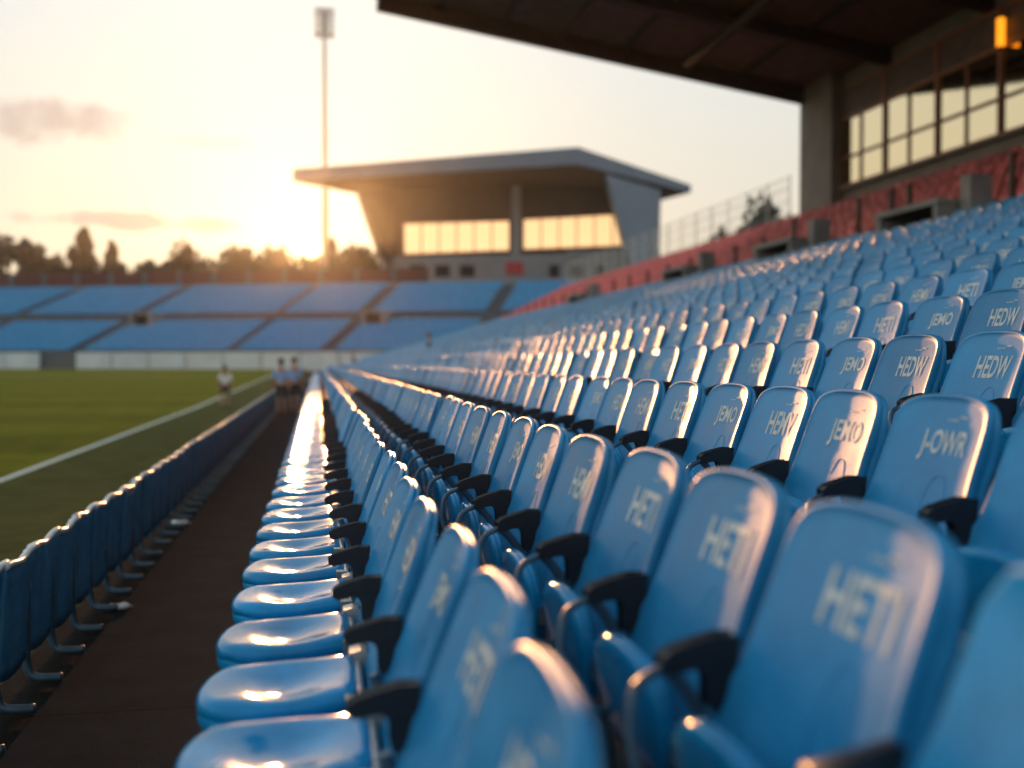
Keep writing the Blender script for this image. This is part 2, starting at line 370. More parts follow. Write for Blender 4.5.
me_txt = {t: text_mesh('lettering', [(t, -.040, .752, .185, .080, .022), ('....~', -.065, .822, .075, .014, .02)], PAINT) for t in TEXTS}
b = MB()      # embossed arch low on the backrest
rA = spline([(-.02, .545, 0), (-.022, .62, 0), (-.04, .668, 0), (-.065, .680, 0), (-.09, .668, 0), (-.108, .62, 0), (-.11, .545, 0)], 4)
b.tube([(sdepth(p.x, p.y)-.0005, p.x, p.y) for p in rA], .0011, 6); me_emb = b.mesh('emblem', EMBOSS, True)

def seat(x, y, zf, down, text, emblem=True, lab=None):
    t = empty('stadium_seat', (x, y, zf)); t.rotation_euler = (R(random.uniform(-.5, .5)), R(random.uniform(-1.2, 1.2)), R(random.uniform(-1.3, 1.3)))
    br = link('backrest', me_back, t)
    if text: link('lettering', me_txt[text], br)
    if emblem: link('emblem', me_emb, br)
    p = link('seat_pad', me_pad if down else me_padup, t)
    if not down: p.rotation_euler[1] = 0
    link('armrest', me_arm, t); link('hinge', me_hinge, t); link('support_frame', me_frame0 if down else me_frame, t)
    tag(t, lab, 'stadium seat', 'blue seats in the near rows')
    return t
PH = [2.50, 1.74, 2.78, 3.64, 4.49]
allseats = []
VOMS = [17.9, 23.8, 31.0, 44.0]
for r, (x, z) in enumerate(ROWS):
    ph = PH[r] if r < 5 else random.uniform(0, PITCH)
    k0 = math.ceil((-4-ph)/PITCH); k1 = int((YEND-.6-ph)/PITCH)
    for k in range(k0, k1):
        y = ph+k*PITCH
        if r >= 16 and any(abs(y-v) < 1.35 for v in VOMS): continue
        q = proj((x-.05, y, Z(z)-.1)); q2 = proj((x-.2, y+.2, Z(z)-.28))
        def ins(q): return q and -10 < q[0] < 1034 and -10 < q[1] < 778
        vis = bool((ins(q) or ins(q2)) and q and q[2] > .5)
        allseats.append((r, y, q[2] if q else 1e3, vis))
visible = sorted([s for s in allseats if s[3]], key=lambda s: s[2])
indiv = set((s[0], s[1]) for s in visible[:298])
spec_txt = {(1, 0): 'HETI', (1, 1): 'HETI', (2, 0): None, (2, 1): 'J-OWR', (2, 2): 'JEMO', (2, 3): 'HEMV', (3, 0): None, (3, 1): 'HEDW'}
byrow = {}
for r, y, zc, vis in allseats:
    if (r, y) in indiv: byrow.setdefault(r, []).append(y)
ROWN = [None]+[ordinal(i) for i in range(1, 30)]
for r, yl in byrow.items():
    yl.sort()
    for i, y in enumerate(yl):
        x, z = ROWS[r]; tx = spec_txt.get((r, i), TEXTS[(i*7+r*3) % 4]) if r > 0 else (TEXTS[(i*5) % 4])
        if (r, i) in spec_txt: tx = spec_txt[(r, i)] or 'HEMV'
        n = i+1; far = len(yl)-i
        if r == 0: lab = 'blue seat with pad folded down in the front row, %s from the near end' % ordinal(n)
        elif n <= 3: lab = 'blue tip-up seat lettered in cream, %s from the near end of the %s row' % ('very first' if n == 1 else ordinal(n), ordinal(r+1))
        else: lab = 'blue tip-up seat, %s from the near end of the %s row' % (ordinal(n), ordinal(r+1))
        seat(x, y, Z(z)-SEAT_H, r == 0, tx, True, lab)
# everything farther off: one mass of seats, simpler but each with backrest, pad and armrest
def mass(name, seats, sub, fr, pr, mats, tip, label, arm=True):
    T = MB(); backrest(T, sub, fr, 0); pad(T, sub, pr, 0, tip)
    if arm: T.prism([ARM[i] for i in (0, 2, 5, 7, 10, 13)][::-1], .212, .250, 1)
    tv = np.array(T.v, dtype=np.float32); nv = len(tv)
    lens = np.array([len(f) for f in T.f]); idx = np.concatenate([np.array(f) for f in T.f]); mi = np.array(T.mi)
    S = len(seats); off = np.array(seats, dtype=np.float32)
    j = rng.normal(0, .012, (S, 1)).astype(np.float32)
    V = tv[None, :, :]+off[:, None, :]; V[:, :, 0] += j*(tv[None, :, 2]-.3)*2
    me = bpy.data.meshes.new(name); me.vertices.add(S*nv); me.vertices.foreach_set('co', V.ravel())
    I = (idx[None, :]+(np.arange(S)*nv)[:, None]).ravel().astype(np.int32); Ls = np.tile(lens, S)
    me.loops.add(len(I)); me.loops.foreach_set('vertex_index', I)
    me.polygons.add(len(Ls)); st = np.concatenate([[0], np.cumsum(Ls)[:-1]]).astype(np.int32)
    me.polygons.foreach_set('loop_start', st); me.polygons.foreach_set('material_index', np.tile(mi, S).astype(np.int32))
    for m in mats: me.materials.append(m)
    me.update(calc_edges=True); me.validate()
    me.polygons.foreach_set('use_smooth', [True]*len(me.polygons))
    return tag(link(name, me), label, 'stadium seats', None, 'stuff')
rest = [(ROWS[r][0], y, Z(ROWS[r][1])-SEAT_H) for r, y, zc, vis in allseats if (r, y) not in indiv]
down_rest = [s for s in rest if s[0] < .3]; up_rest = [s for s in rest if s[0] > .3]
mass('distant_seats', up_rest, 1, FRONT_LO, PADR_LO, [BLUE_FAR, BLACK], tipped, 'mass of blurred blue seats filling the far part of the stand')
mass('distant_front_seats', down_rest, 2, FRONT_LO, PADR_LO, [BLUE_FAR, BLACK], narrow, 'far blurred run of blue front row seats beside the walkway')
# red seats of the upper tier
b = MB(); backrest(b, 2, FRONT_LO); pad(b, 2, PADR_LO); me_red = b.mesh('red_seat', REDS, True)
far_red = []; rn = ['lowest', 'second lowest', 'third lowest', 'middle', 'third highest', 'second highest', 'highest']
for k, (x, z) in enumerate(RED):
    y = -3+random.uniform(0, .5)
    while y < YEND:
        vom = k == 0 and any(abs(y-v) < 1.2 for v in VOMS)
        q = proj((x, y, Z(z))); vis = q and q[0] < 1030
        if not vom:
            if vis and y < 36.8:
                o = link('red_seat', me_red); o.location = (x, y, Z(z)-SEAT_H); o.rotation_euler[2] = R(random.uniform(-1.5, 1.5))
                tag(o, 'small red seat in the %s row of the upper tier beneath the brown windows' % rn[k], 'stadium seat', 'red seats of the upper tier')
            else: far_red.append((x, y, Z(z)-SEAT_H))
        y += .52
mass('distant_red_seats', far_red, 1, FRONT_LO, PADR_LO, [REDS, BLACK], lambda p: p, 'mass of red seats in the upper tier beyond the end of the roof', False)

# ------------------------------------------------------------------ vomitories and guard rails between blue and red tiers
for i, y in enumerate(VOMS):
    t = empty('stair_entrance', (12.1, y, Z(2.0))); s = MB()
    s.box(-.75, .75, -1.05, -.90, 0, .95); s.obj('side_wall', CONC, t); s = MB(); s.box(-.75, .75, .90, 1.05, 0, .95); s.obj('side_wall', CONC, t)
    s = MB(); s.box(-.78, .78, -1.08, 1.08, .952, 1.06); s.obj('lintel', CONC, t)
    s = MB(); s.box(.30, .74, -.896, .896, .0, .948); s.obj('recess', DARK, t)  # solid near-black block, painted shade of the entrance interior
    s = MB(); s.box(-.35, .1, -1.44, -1.14, .0, 1.45); s.obj('pier', CONC, t)
    tag(t, ['concrete stair entrance nearest the windows, with dark opening between blue and red seats', 'small concrete stair entrance right below the concrete column', 'concrete stair entrance just beyond the end of the roof', 'farthest small concrete stair entrance between the blue and red seats'][i], 'stair entrance', 'stair entrances between the tiers')
rail_y = [16.6, 19.9, 20.6, 22.0, 25.3, 27.2, 29.2]+[33+2.3*i for i in range(17)]
for i, y in enumerate(rail_y):
    t = empty('guard_post', (12.72, y, Z(2.55))); s = MB(); h = 1.30 if i < 5 else 1.0
    s.box(-.04, .04, -.05, .05, 0, h); s.obj('post', BEAM, t)
    s = MB(); s.box(-.06, .06, -.08, .08, h+.002, h+.04); s.obj('cap', BEAM, t)
    tag(t, 'dark steel guard post at the front of the red tier, %s from the near end' % ordinal(i+1), 'guard post', 'guard posts along the red tier')

# ------------------------------------------------------------------ main stand: back wall, windows, roof
gs = empty('grandstand', (18, 15, 0)); tag(gs, 'main grandstand with dark cantilever roof and brown framed windows above red seats', 'grandstand')
def lk(mb, name, m, parent, sm=False):
    for i, v in enumerate(mb.v): mb.v[i] = (v[0]-18, v[1]-15, v[2])
    return mb.obj(name, m, parent, sm)
YE = 34.8
s = MB(); s.box(18.15, 18.6, -8, YE, Z(4.6), Z(6.0)); s.box(17.95, 18.6, -8, 32.4, Z(6.0), Z(6.07)); s.box(18.15, 18.6, -8, YE, Z(9.55), Z(10.6)); lk(s, 'back_wall', WALLM, gs)
s = MB(); s.box(17.7, 18.6, 32.45, YE, Z(4.6), Z(10.3)); lk(s, 'column', WALLM, gs)
s = MB(); s.box(18.9, 25, -8, YE-.1, Z(5), Z(9.8)); lk(s, 'interior', DARK, gs)
bay = 2.80; yb = 32.4
for i in range(12):
    y1 = yb-i*bay; y0 = y1-bay; s = MB()
    if y0 < -8: break
    s.box(18.0, 18.16, y0, y0+.13, Z(6.075), Z(9.54))
    for zz, th in ((6.08, .09), (7.05, .08), (8.40, .12), (9.44, .10)): s.box(18.02, 18.14, y0+.132, y1-.002, Z(zz), Z(zz+th))
    s.box(18.03, 18.13, y0+bay*.53, y0+bay*.53+.07, Z(6.172), Z(7.048)); s.box(18.03, 18.13, y0+bay*.53, y0+bay*.53+.07, Z(7.132), Z(8.398))
    wn = lk(s, 'window', WOOD, gs)
    s = MB(); s.box(18.08, 18.10, y0+.13, y1, Z(6.17), Z(8.40)); lk(s, 'pane', GLASS, wn)
    s = MB(); s.box(18.06, 18.10, y0+.13, y1, Z(8.52), Z(9.44)); lk(s, 'top_panel', BROWN, wn)
X0, Z0, X1, Z1 = 2.1, 12.0, 18.6, 9.46
rz = lambda x: Z(Z0+(Z1-Z0)*(x-X0)/(X1-X0))
s = MB(); s.hexa([(X0, -8, rz(X0)+.55), (22, -8, rz(22)+.55), (22, YE, rz(22)+.55), (X0, YE, rz(X0)+.55)], [(X0, -8, rz(X0)+.8), (22, -8, rz(22)+.8), (22, YE, rz(22)+.8), (X0, YE, rz(X0)+.8)]); lk(s, 'roof', BROWN, gs)
def xbeam(y, wd, h, x0=X0, x1=18.6):
    s = MB(); s.hexa([(x0, y-wd, rz(x0)+.55-h), (x1, y-wd, rz(x1)+.55-h), (x1, y+wd, rz(x1)+.55-h), (x0, y+wd, rz(x0)+.55-h)], [(x0, y-wd, rz(x0)+.548), (x1, y-wd, rz(x1)+.548), (x1, y+wd, rz(x1)+.548), (x0, y+wd, rz(x0)+.548)]); return s
lk(xbeam(YE-.15, .14, .56), 'end_beam', BEAM, gs)
for k in range(7): lk(xbeam(YE-5.2-k*5.0, .16, .50, 2.5), 'rafter', BEAM, gs)
for k, x in enumerate((4.2, 6.4, 8.6, 10.8, 13.0, 15.2)):
    s = MB(); s.box(x-.07, x+.07, -7.9, YE-.3, rz(x)+.35, rz(x)+.54); lk(s, 'purlin', BEAM, gs)
s = MB(); s.box(X0-.08, X0-.002, -8, YE, rz(X0)-.02, rz(X0)+.85); lk(s, 'front_fascia', BEAM, gs)
a, b_ = at(772, -4, 27), at(688, 66, 34)
s = MB(); s.tube([a, b_], .13); lk(s, 'brace_pipe', SOFF, gs)
q = at(1000, 47, 26.6); lt = empty('wall_lamp', q); s = MB(); s.box(-.06, .10, -.07, .07, 0, .76); s.obj('diffuser', LAMPO, lt)
s = MB(); s.box(-.08, .4, -.09, .09, .762, .80); s.obj('housing', BEAM, lt); s = MB(); s.box(-.08, .4, -.09, .09, -.04, -.002); s.obj('housing', BEAM, lt)
tag(lt, 'glowing orange vertical lamp mounted on the brown window frames', 'lamp')

# railing at the top of the open terrace beyond the roof
t = empty('perimeter_fence', (18.4, 60, Z(4.7))); s = MB(); s2 = MB()
FENCE = mat('pale_fence_wire', (.55, .52, .46), .6)
for k in range(19):
    y = -23+k*2.0; sp = MB(); sp.box(-.02, .02, y-.02, y+.02, 0, 2.7); sp.obj('post', FENCE, t)
for zz in (1.2, 1.7, 2.2, 2.65): s2.box(-.010, .010, -23, 13, zz, zz+.02)
for k in range(120): s2.box(-.006, .006, -23+k*.3-.006, -23+k*.3+.006, .9, 2.65)
s2.obj('wire_mesh', FENCE, t)
tag(t, 'pale wire fence along the top of the open red terrace', 'fence')

# ------------------------------------------------------------------ barrier along the walkway
def barrier_unit():
    t = empty('crowd_barrier'); HW = .272
    s = MB(); rows = []; n = 14
    for j in range(9):
        v = j/8; ring = []
        for i in range(n+1):
            u = i/n; y = -HW+2*HW*u
            top = .668-.016*math.sin(PI*u)+.006*math.sin(3*PI*u); bot = .115+.035*abs(2*u-1)**2
            zz = bot+(top-bot)*v; x = -.03+.03*v+.004*math.sin(2*PI*u)*(.3+.7*v)
            ring.append((x, y, zz))
        rows.append(ring)
    rings = [[p for p in r]+[(x-.012, y, z) for x, y, z in r[::-1]] for r in rows]
    s.loft(rings); pnl = s.obj('panel', BANNER, t, True)
    top = rows[-1]
    s = MB(); s.tube([(x-.004, y, z+.006) for x, y, z in top], .019, 8)
    s.tube([(x-.030, y, z-.014) for x, y, z in top], .010, 8); s.obj('top_rail', RIM, t, True)
    s = MB(); s.tube(spline([(-.03, .19, .50), (-.035, .19, .25), (-.03, .19, .09), (-.005, .19, .035), (.05, .19, .022), (.135, .19, .022)], 4), .021, 10); s.obj('foot', TUBE, t, True)
    s = MB(); s.tube([(-.025, .19, .62), (-.03, .19, .48)], .016, 8); s.tube([(-.03, -.24, .34), (-.03, .24, .34)], .012, 8); s.obj('brace', TUBE, t, True)
    return t
def copy_tree(o, parent=None):
    c_ = o.copy(); col.objects.link(c_); c_.parent = parent
    for ch in list(o.children): copy_tree(ch, c_)
    return c_
bu = barrier_unit(); NB = 96
for k in range(NB):
    o = bu if k == 0 else copy_tree(bu)
    o.location = (-1.40+random.uniform(-.003, .003), 1.78+.478*k, random.uniform(-.007, .007)); o.rotation_euler = (random.uniform(-.018, .018), random.uniform(-.02, .02), random.uniform(-.012, .012))
    if k <= 40: lab = 'blue sheeted barrier section beside the walkway, %s from the near end' % ordinal(k+1)
    else: lab = 'blurred far barrier section beyond the fortieth along the walkway'
    tag(o, lab, 'barrier', 'barrier sections along the walkway')

# litter
for px, py, sz, lab in ((118, 609, .085, 'crumpled white paper scrap on the walkway, nearer to the camera'), (180, 524, .10, 'smaller looking white paper scrap on the walkway, farther from the camera')):
    r_ = ray(px, py); p = Vector((0, 0, CAM_Z))+r_*(CAM_Z/-r_.z); s = MB(); n = 12; v = []
    for rr in (0, .5, 1):
        for i in range(n): a = 2*PI*i/n; v.append((math.cos(a)*rr*sz*(1+.2*math.sin(3*a)), math.sin(a)*rr*sz*.8, .006+random.uniform(0, .014)+(.02 if rr == .5 else 0)))
    s.loft([v[0:n], v[n:2*n], v[2*n:]]); o = s.obj('paper_scrap', PAPER, None, True); o.location = p; tag(o, lab, 'litter', 'paper scraps on the walkway')

# ------------------------------------------------------------------ people
def skin_mesh(name, joints, edges, material, parent):
    me = bpy.data.meshes.new(name); me.from_pydata([j[0] for j in joints], edges, []); o = bpy.data.objects.new(name, me); col.objects.link(o)
    m = o.modifiers.new('s', 'SKIN'); m2 = o.modifiers.new('d', 'SUBSURF'); m2.levels = 2; m2.render_levels = 2
    for i, j in enumerate(joints):
        r = j[1]; me.skin_vertices[0].data[i].radius = r if isinstance(r, tuple) else (r, r)
    me.skin_vertices[0].data[0].use_root = True
    dg = bpy.context.evaluated_depsgraph_get(); nm = bpy.data.meshes.new_from_object(o.evaluated_get(dg)); bpy.data.objects.remove(o)
    nm.materials.clear(); nm.materials.append(material); nm.name = name
    nm.polygons.foreach_set('use_smooth', [True]*len(nm.polygons))
    return link(name, nm, parent)
def person(loc, rz, h, shirt, lower, label, seated=False, stride=.16, long_legs=False):
    t = empty('person', loc, rz); k = h/1.75
    def S(p): return tuple(c*k for c in p)
    if seated: hip = .50; kn = (.42, .50); an = (.40, .08)
    else: hip = .92; kn = None
    J = [((0, 0, hip), (.13, .10)), ((0, 0, hip+.22), (.125, .09)), ((0, 0, hip+.43), (.155, .095)), ((0, 0, hip+.54), (.06, .06)), ((0, .012, hip+.61), (.055, .055)), ((0, .02, hip+.70), (.078, .092)), ((0, .015, hip+.78), (.070, .085))]
    E = [(0, 1), (1, 2), (2, 3), (3, 4), (4, 5), (5, 6)]
    for sgn in (-1, 1):
        b0 = len(J); sw = stride*sgn*-.8
        J += [((.19*sgn, 0, hip+.46), .055), ((.235*sgn, -.03+sw*.3, hip+.20), .043), ((.245*sgn, .06+sw, hip-.03), .034), ((.245*sgn, .09+sw, hip-.10), (.026, .04)), ((.243*sgn, .10+sw*1.05, hip-.16), (.018, .032))]
        E += [(2, b0), (b0, b0+1), (b0+1, b0+2), (b0+2, b0+3), (b0+3, b0+4)]
        b0 = len(J); sw = stride*sgn
        if seated: J += [((.10*sgn, .06, hip), .085), ((.12*sgn, .42, hip), .060), ((.12*sgn, .40, .09), .042), ((.125*sgn, .53, .04), (.036, .03))]
        else: J += [((.10*sgn, .0, hip-.07), .088), ((.11*sgn, sw*.8+.03, .49), .058), ((.11*sgn, sw*1.2-.03, .10), .042), ((.12*sgn, sw*1.3+.10, .035), (.040, .03))]
        E += [(0, b0), (b0, b0+1), (b0+1, b0+2), (b0+2, b0+3)]
    def rr(r): return tuple(a*k for a in r) if isinstance(r, tuple) else r*k
    skin_mesh('body', [(S(p), rr(r)) for p, r in J], E, SKIN, t)
    # clothing follows the same skeleton, a little wider
    def pick(ids, grow): return [(S(J[i][0]), rr(tuple(a*grow for a in J[i][1]) if isinstance(J[i][1], tuple) else J[i][1]*grow)) for i in ids]
    skin_mesh('shirt', pick([0, 1, 2, 7, 8, 16, 17], 1.16), [(0, 1), (1, 2), (2, 3), (3, 4), (2, 5), (5, 6)], shirt, t)
    ids = [0, 12, 13, 21, 22] if not long_legs else [0, 12, 13, 14, 21, 22, 23]
    ed = [(0, 1), (1, 2), (0, 3), (3, 4)] if not long_legs else [(0, 1), (1, 2), (2, 3), (0, 4), (4, 5), (5, 6)]
    skin_mesh('shorts' if not long_legs else 'trousers', pick(ids, 1.2), ed, lower, t)
    s = MB(); hz = hip+.755; n = 12; rings = []
    for j in range(6):
        a = PI/2*j/5; rings.append([S((.094*math.cos(a)*math.cos(2*PI*i/n), -.008+.112*math.cos(a)*math.sin(2*PI*i/n), hz+.115*math.sin(a)-(.09 if math.sin(2*PI*i/n) < .1 and j == 0 else 0))) for i in range(n)])
    s.loft(rings); s.obj('hair', HAIR, t, True)
    for sgn in (-1, 1):
        if seated: fx, fy = .125*sgn, .50
        else: fx, fy = .12*sgn, stride*sgn*1.25+.06
        s = MB(); s.loft([[S((fx+a_*.05, fy+b2*.13, zz)) for a_, b2 in ((-1, -.9), (1, -.9), (1.05, .4), (.6, 1), (-.6, 1), (-1.05, .4))] for zz in (.0, .03, .07)]); s.obj('shoe', SHORTS, t, True)
    tag(t, label, 'person'); return t
def on_ground(px, zc, z): q = at(px, 362, zc); return (q.x, q.y, z)
p = on_ground(225, 41, 0); person((p[0], p[1], pz(p[1])), 0, 1.72, SHIRTW, SHORTS, 'person in white shirt and dark shorts standing on the grass beside the barrier')
p = on_ground(281, 31, 0); person(p, R(4), 1.70, SHIRTB, SHORTS, 'person in sky blue shirt walking on the walkway, nearer to the barrier')
p = on_ground(294, 32, 0); person(p, R(-3), 1.74, SHIRTB, SHORTS, 'person in sky blue shirt walking on the walkway, nearer to the seats', stride=-.16)
q = at(352, 362, 58); person((2.02, q.y, Z(floors[2])), R(90), 1.66, DARKCL, DARKCL, 'person in dark clothes standing far off among the third row seats', stride=.03, long_legs=True)
q = at(423, 362, 38); person((ROWS[6][0]-.32, q.y, Z(floors[6])), R(90), 1.62, DARKCL, DARKCL, 'person in dark clothes sitting far off in the blurred middle rows', seated=True, long_legs=True)

# ------------------------------------------------------------------ far stand behind the goal
AL = R(20); fs = empty('far_stand', (0, 160, 0), -AL)
tag(fs, 'far blue seated stand behind the pitch with diagonal stairways and white hoarding in front', 'stand')
XL, XR = -105, 61; D1, D2, DT = 18, 20, 41; zb = pz(165)
def fz(d): return 3.4+13.0*(d-1)/40+(.5 if d >= D1 else 0)
s = MB(); nr = 36; prof = [(0, -2)]
for k in range(nr):
    d = 1+k*40/nr; prof += [(d, fz(d)-.2), (d+40/nr, fz(d)-.2)]
prof += [(41, -2)]
v = [[(x, d, z) for d, z in prof] for x in (XL, XR)]; s.loft(v); s.obj('terrace', CONCD, fs)
stairs = [-66, -42, -15, 1, 24.0]
s = MB()
for k in range(nr):
    d = 1.1+k*40/nr
    if D1-.6 < d < D2: continue
    x = XL
    while x < XR-1:
        if not any(abs(x+.4-st) < 1.2 for st in stairs) and not any(abs(x-vx) < 3 and D1-4 < d < D2+1 for vx in (-39, 4)):
            z = fz(d)-.2; j = random.uniform(-.03, .03)
            s.box(x, x+.78, d+.25, d+.42, z+.30, z+.88+j); s.box(x+.02, x+.76, d+.0, d+.30, z+.34, z+.42)
        x += .92
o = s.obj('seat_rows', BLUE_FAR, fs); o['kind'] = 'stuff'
for st in stairs:
    s = MB()
    for k in range(nr): d = 1+k*40/nr; s.box(st-.85, st+.85, d-.02, d+40/nr/2, fz(d)-.2, fz(d)+.05)
    s.obj('stairway', STEP, fs)
for vx in (-39, 4):
    s = MB(); z = fz(D1-3); s.box(vx-2.0, vx-1.4, D1-2, D2+1, z-.4, z+2.2); s.box(vx+1.4, vx+2.0, D1-2, D2+1, z-.4, z+2.2); s.box(vx-2.0, vx+2.0, D1-2, D2+1, z+2.202, z+2.6); e = s.obj('stair_entrance', PALEW, fs)
    s = MB(); s.box(vx-1.39, vx+1.39, D1-1, D2+.99, z-.4, z+2.19); s.obj('dark_opening', DARK, e)
xs = [XL+k*(XR-XL)/26 for k in range(27)]
for k in range(26):
    if any(xs[k] < st < xs[k+1] and st in (-42,) for st in stairs): continue
    s = MB(); s.box(xs[k]+.15, xs[k+1]-.15, -.5, -.1, zb-.3, zb+2.7); s.obj('hoarding', HOARD, fs)
# red boarded parapet along the top
s = MB(); s.box(XL, XR, 41.3, 41.8, 8, fz(40.9)+.4); s.obj('back_wall', PALEW, fs)
for k in range(22):
    x0 = XL+k*(XR-XL)/22; x1 = x0+(XR-XL)/22
    if x0 > 4: break
    s = MB(); s.box(x0+.5, x1-.5, 41.3, 41.6, fz(40.9)+.402, fz(40.9)+3.2); s.obj('parapet_panel', mat('dull_red_board', (.085, .020, .018), .7, .2, .3) if k == 0 else bpy.data.materials['dull_red_board'], fs)
    s = MB(); s.box(x0-.5, x0+.498, 41.2, 41.7, fz(40.9)+.402, fz(40.9)+3.25); s.obj('parapet_post', STEP, fs)

# ------------------------------------------------------------------ building with the winged roof
bl = empty('commentary_building', at(500, 290, 215)); B0 = bl.location.copy()
tag(bl, 'grey building with overhanging wing shaped roof and two bands of glowing windows', 'building')
def P(px, py, zc): return at(px, py, zc)-B0
def bquad(name, pts, m, thick, parent=None, up=False):      # a slab: polygon pushed back along the view-independent direction of its own normal
    v = [Vector(p) for p in pts]; n = (v[1]-v[0]).cross(v[2]-v[0]).normalized(); s = MB()
    s.loft([[p for p in v], [p+n*thick for p in v]]); return s.obj(name, m, parent or bl)
A, C, Rr = P(293, 169, 223), P(578, 147, 200), P(691, 185, 214)
Bk = P(440, 196, 250); th = Vector((0, 0, -3.4)); Bk2 = P(640, 192, 246)
s = MB(); s.loft([[A, C, Rr, Bk2, Bk], [A+Vector((0, 0, -2.7)), C+th, Rr+Vector((0, 0, -1.6)), Bk2+th, Bk+th]]); s.obj('roof', GREY, bl)
e = Vector((0, 0, -.02))
def inset(p): return p+(((A+C+Rr+Bk+Bk2)/5)-p)*.012
s = MB(); lo = [inset(q) for q in (A+Vector((0, 0, -2.7)), C+th, Rr+Vector((0, 0, -1.6)), Bk2+th, Bk+th)]; s.loft([[q+e for q in lo], [q+e*8 for q in lo]]); s.obj('soffit', SOFF, bl)
# facade: upright wall set back under the roof, window bands, central pier, flared end walls
fl, fr = (385, 224), (634, 214)
def FP(t, py, d=0.0): # point on the facade plane, t 0..1 left to right
    px = fl[0]+(fr[0]-fl[0])*t; zc = fl[1]+(fr[1]-fl[1])*t-d; return P(px, py, zc)
def slab(name, t0, t1, y0, y1, d0, d1, m, parent=None, y0r=None, y1r=None):
    y0r = y0 if y0r is None else y0r; y1r = y1 if y1r is None else y1r; s = MB()
    s.loft([[FP(t0, y0, d0), FP(t1, y0r, d0), FP(t1, y1r, d0), FP(t0, y1, d0)], [FP(t0, y0, d1), FP(t1, y0r, d1), FP(t1, y1r, d1), FP(t0, y1, d1)]]); return s.obj(name, m, parent or bl)
slab('facade', 0, 1, 180, 292, 0, -4, FACADE, None, 172, 292)
for t0, t1, yt0, yt1, yb0, yb1 in ((.075, .50, 223, 220, 255, 251), (.555, .985, 219, 213, 250, 246)):
    wn = slab('window', t0, t1, yt0, yb0, .9, .02, WOOD, None, yt1, yb1); n = 6
    for k in range(n):
        a0, a1 = (k+.04)/n, (k+.96)/n; T = lambda a: t0+(t1-t0)*a
        slab('pane', T(a0), T(a1), yt0+(yt1-yt0)*a0+1.2, yb0+(yb1-yb0)*a0-1.2, 1.2, .92, LITWIN, wn, yt0+(yt1-yt0)*a1+1.2, yb0+(yb1-yb0)*a1-1.2)
slab('pier', .508, .545, 170, 262, 2.2, .02, PALEW)
slab('podium', -.02, 1.0, 257, 300, 4.0, .5, PALEW, None, 252, 300)
for k, (t0, t1) in enumerate(((.10, .16), (.20, .26), (.30, .36), (.66, .70), (.74, .80), (.84, .88))):
    slab('vent_opening', t0, t1, 265, 277, 4.3, 4.02, DARK)
slab('red_sign', .485, .555, 262, 274, 4.4, 4.02, mat('red_sign_board', (.35, .03, .03), .6))
# flared walls at both ends
s = MB(); q = [P(606, 174, 203), P(661, 190, 211), P(658, 300, 213), P(640, 300, 205.5), P(630, 262, 204.5)]; dv = Vector((1.2, 6, 0)); s.loft([q, [p+dv for p in q]]); s.obj('end_wall', GREY, bl)
s = MB(); q = [P(358, 188, 214), P(392, 188, 224), P(396, 300, 224), P(388, 262, 216)]; dv = Vector((0, 8, 0)); s.loft([q, [p+dv for p in q]]); s.obj('end_wall', SOFF, bl)  # brown here is roof shade and sun flare put into the wall colour
s = MB(); q = [P(570, 250, 213), P(660, 250, 213), P(662, 345, 213), P(566, 345, 213)]; s.loft([q, [p+Vector((0, 5, 0)) for p in q]]); s.obj('side_block', PALEW, bl)
for px in (592, 606, 620): s = MB(); q = [P(px, 258, 212.6), P(px+7, 258, 212.6), P(px+7, 290, 212.6), P(px, 290, 212.6)]; s.loft([q, [p+Vector((0, .38, 0)) for p in q]]); s.obj('door_opening', DARK, bl)

# ------------------------------------------------------------------ floodlight mast
q = at(324.5, 40, 240); ml = empty('floodlight_mast', (q.x, q.y, -.6)); hz = q.z+.6
tag(ml, 'tall pale floodlight mast with dark lamp cluster rising behind the winged roof', 'floodlight')
s = MB(); s.tube([(0, 0, 0), (0, 0, hz*.5), (0, 0, hz)], [.85, .66, .46], 12); s.obj('pole', MAST, ml, True)
s = MB()
for xx in (-1.9, -.65, .65, 1.9): s.box(xx-.09, xx+.09, -.75, -.6, hz+.2, hz+7.4)
for zz in (.4, 2.2, 4.0, 5.8, 7.3): s.box(-2.2, 2.2, -.72, -.62, hz+zz-.1, hz+zz+.1)
s.tube([(0, 0, hz), (0, 0, hz+7)], .35)
for i in range(4):
    for j in range(5):
        s.box(-2.2+1.15*i, -1.25+1.15*i, -.60, -.52, hz+.6+1.4*j, hz+1.55+1.4*j)
s.obj('lamp_frame', BEAM, ml)
for j in range(5):
    for i in range(4):
        if j == 0 and i in (0, 3): continue
        xx = -1.8+1.2*i; zz = hz+.9+1.5*j; s = MB()
        s.loft([[(xx+rr*math.cos(2*PI*k/10), -yy, zz+rr*math.sin(2*PI*k/10)-yy*.2) for k in range(10)] for rr, yy in ((.2, .7), (.5, 1.0), (.56, 1.35))]); lm = s.obj('lamp', BEAM, ml, True)
        s = MB(); s.loft([[(xx+.5*math.cos(2*PI*k/10), -yy, zz+.5*math.sin(2*PI*k/10)-.27) for k in range(10)] for yy in (1.352, 1.37)]); s.obj('lens', LAMPG, lm)

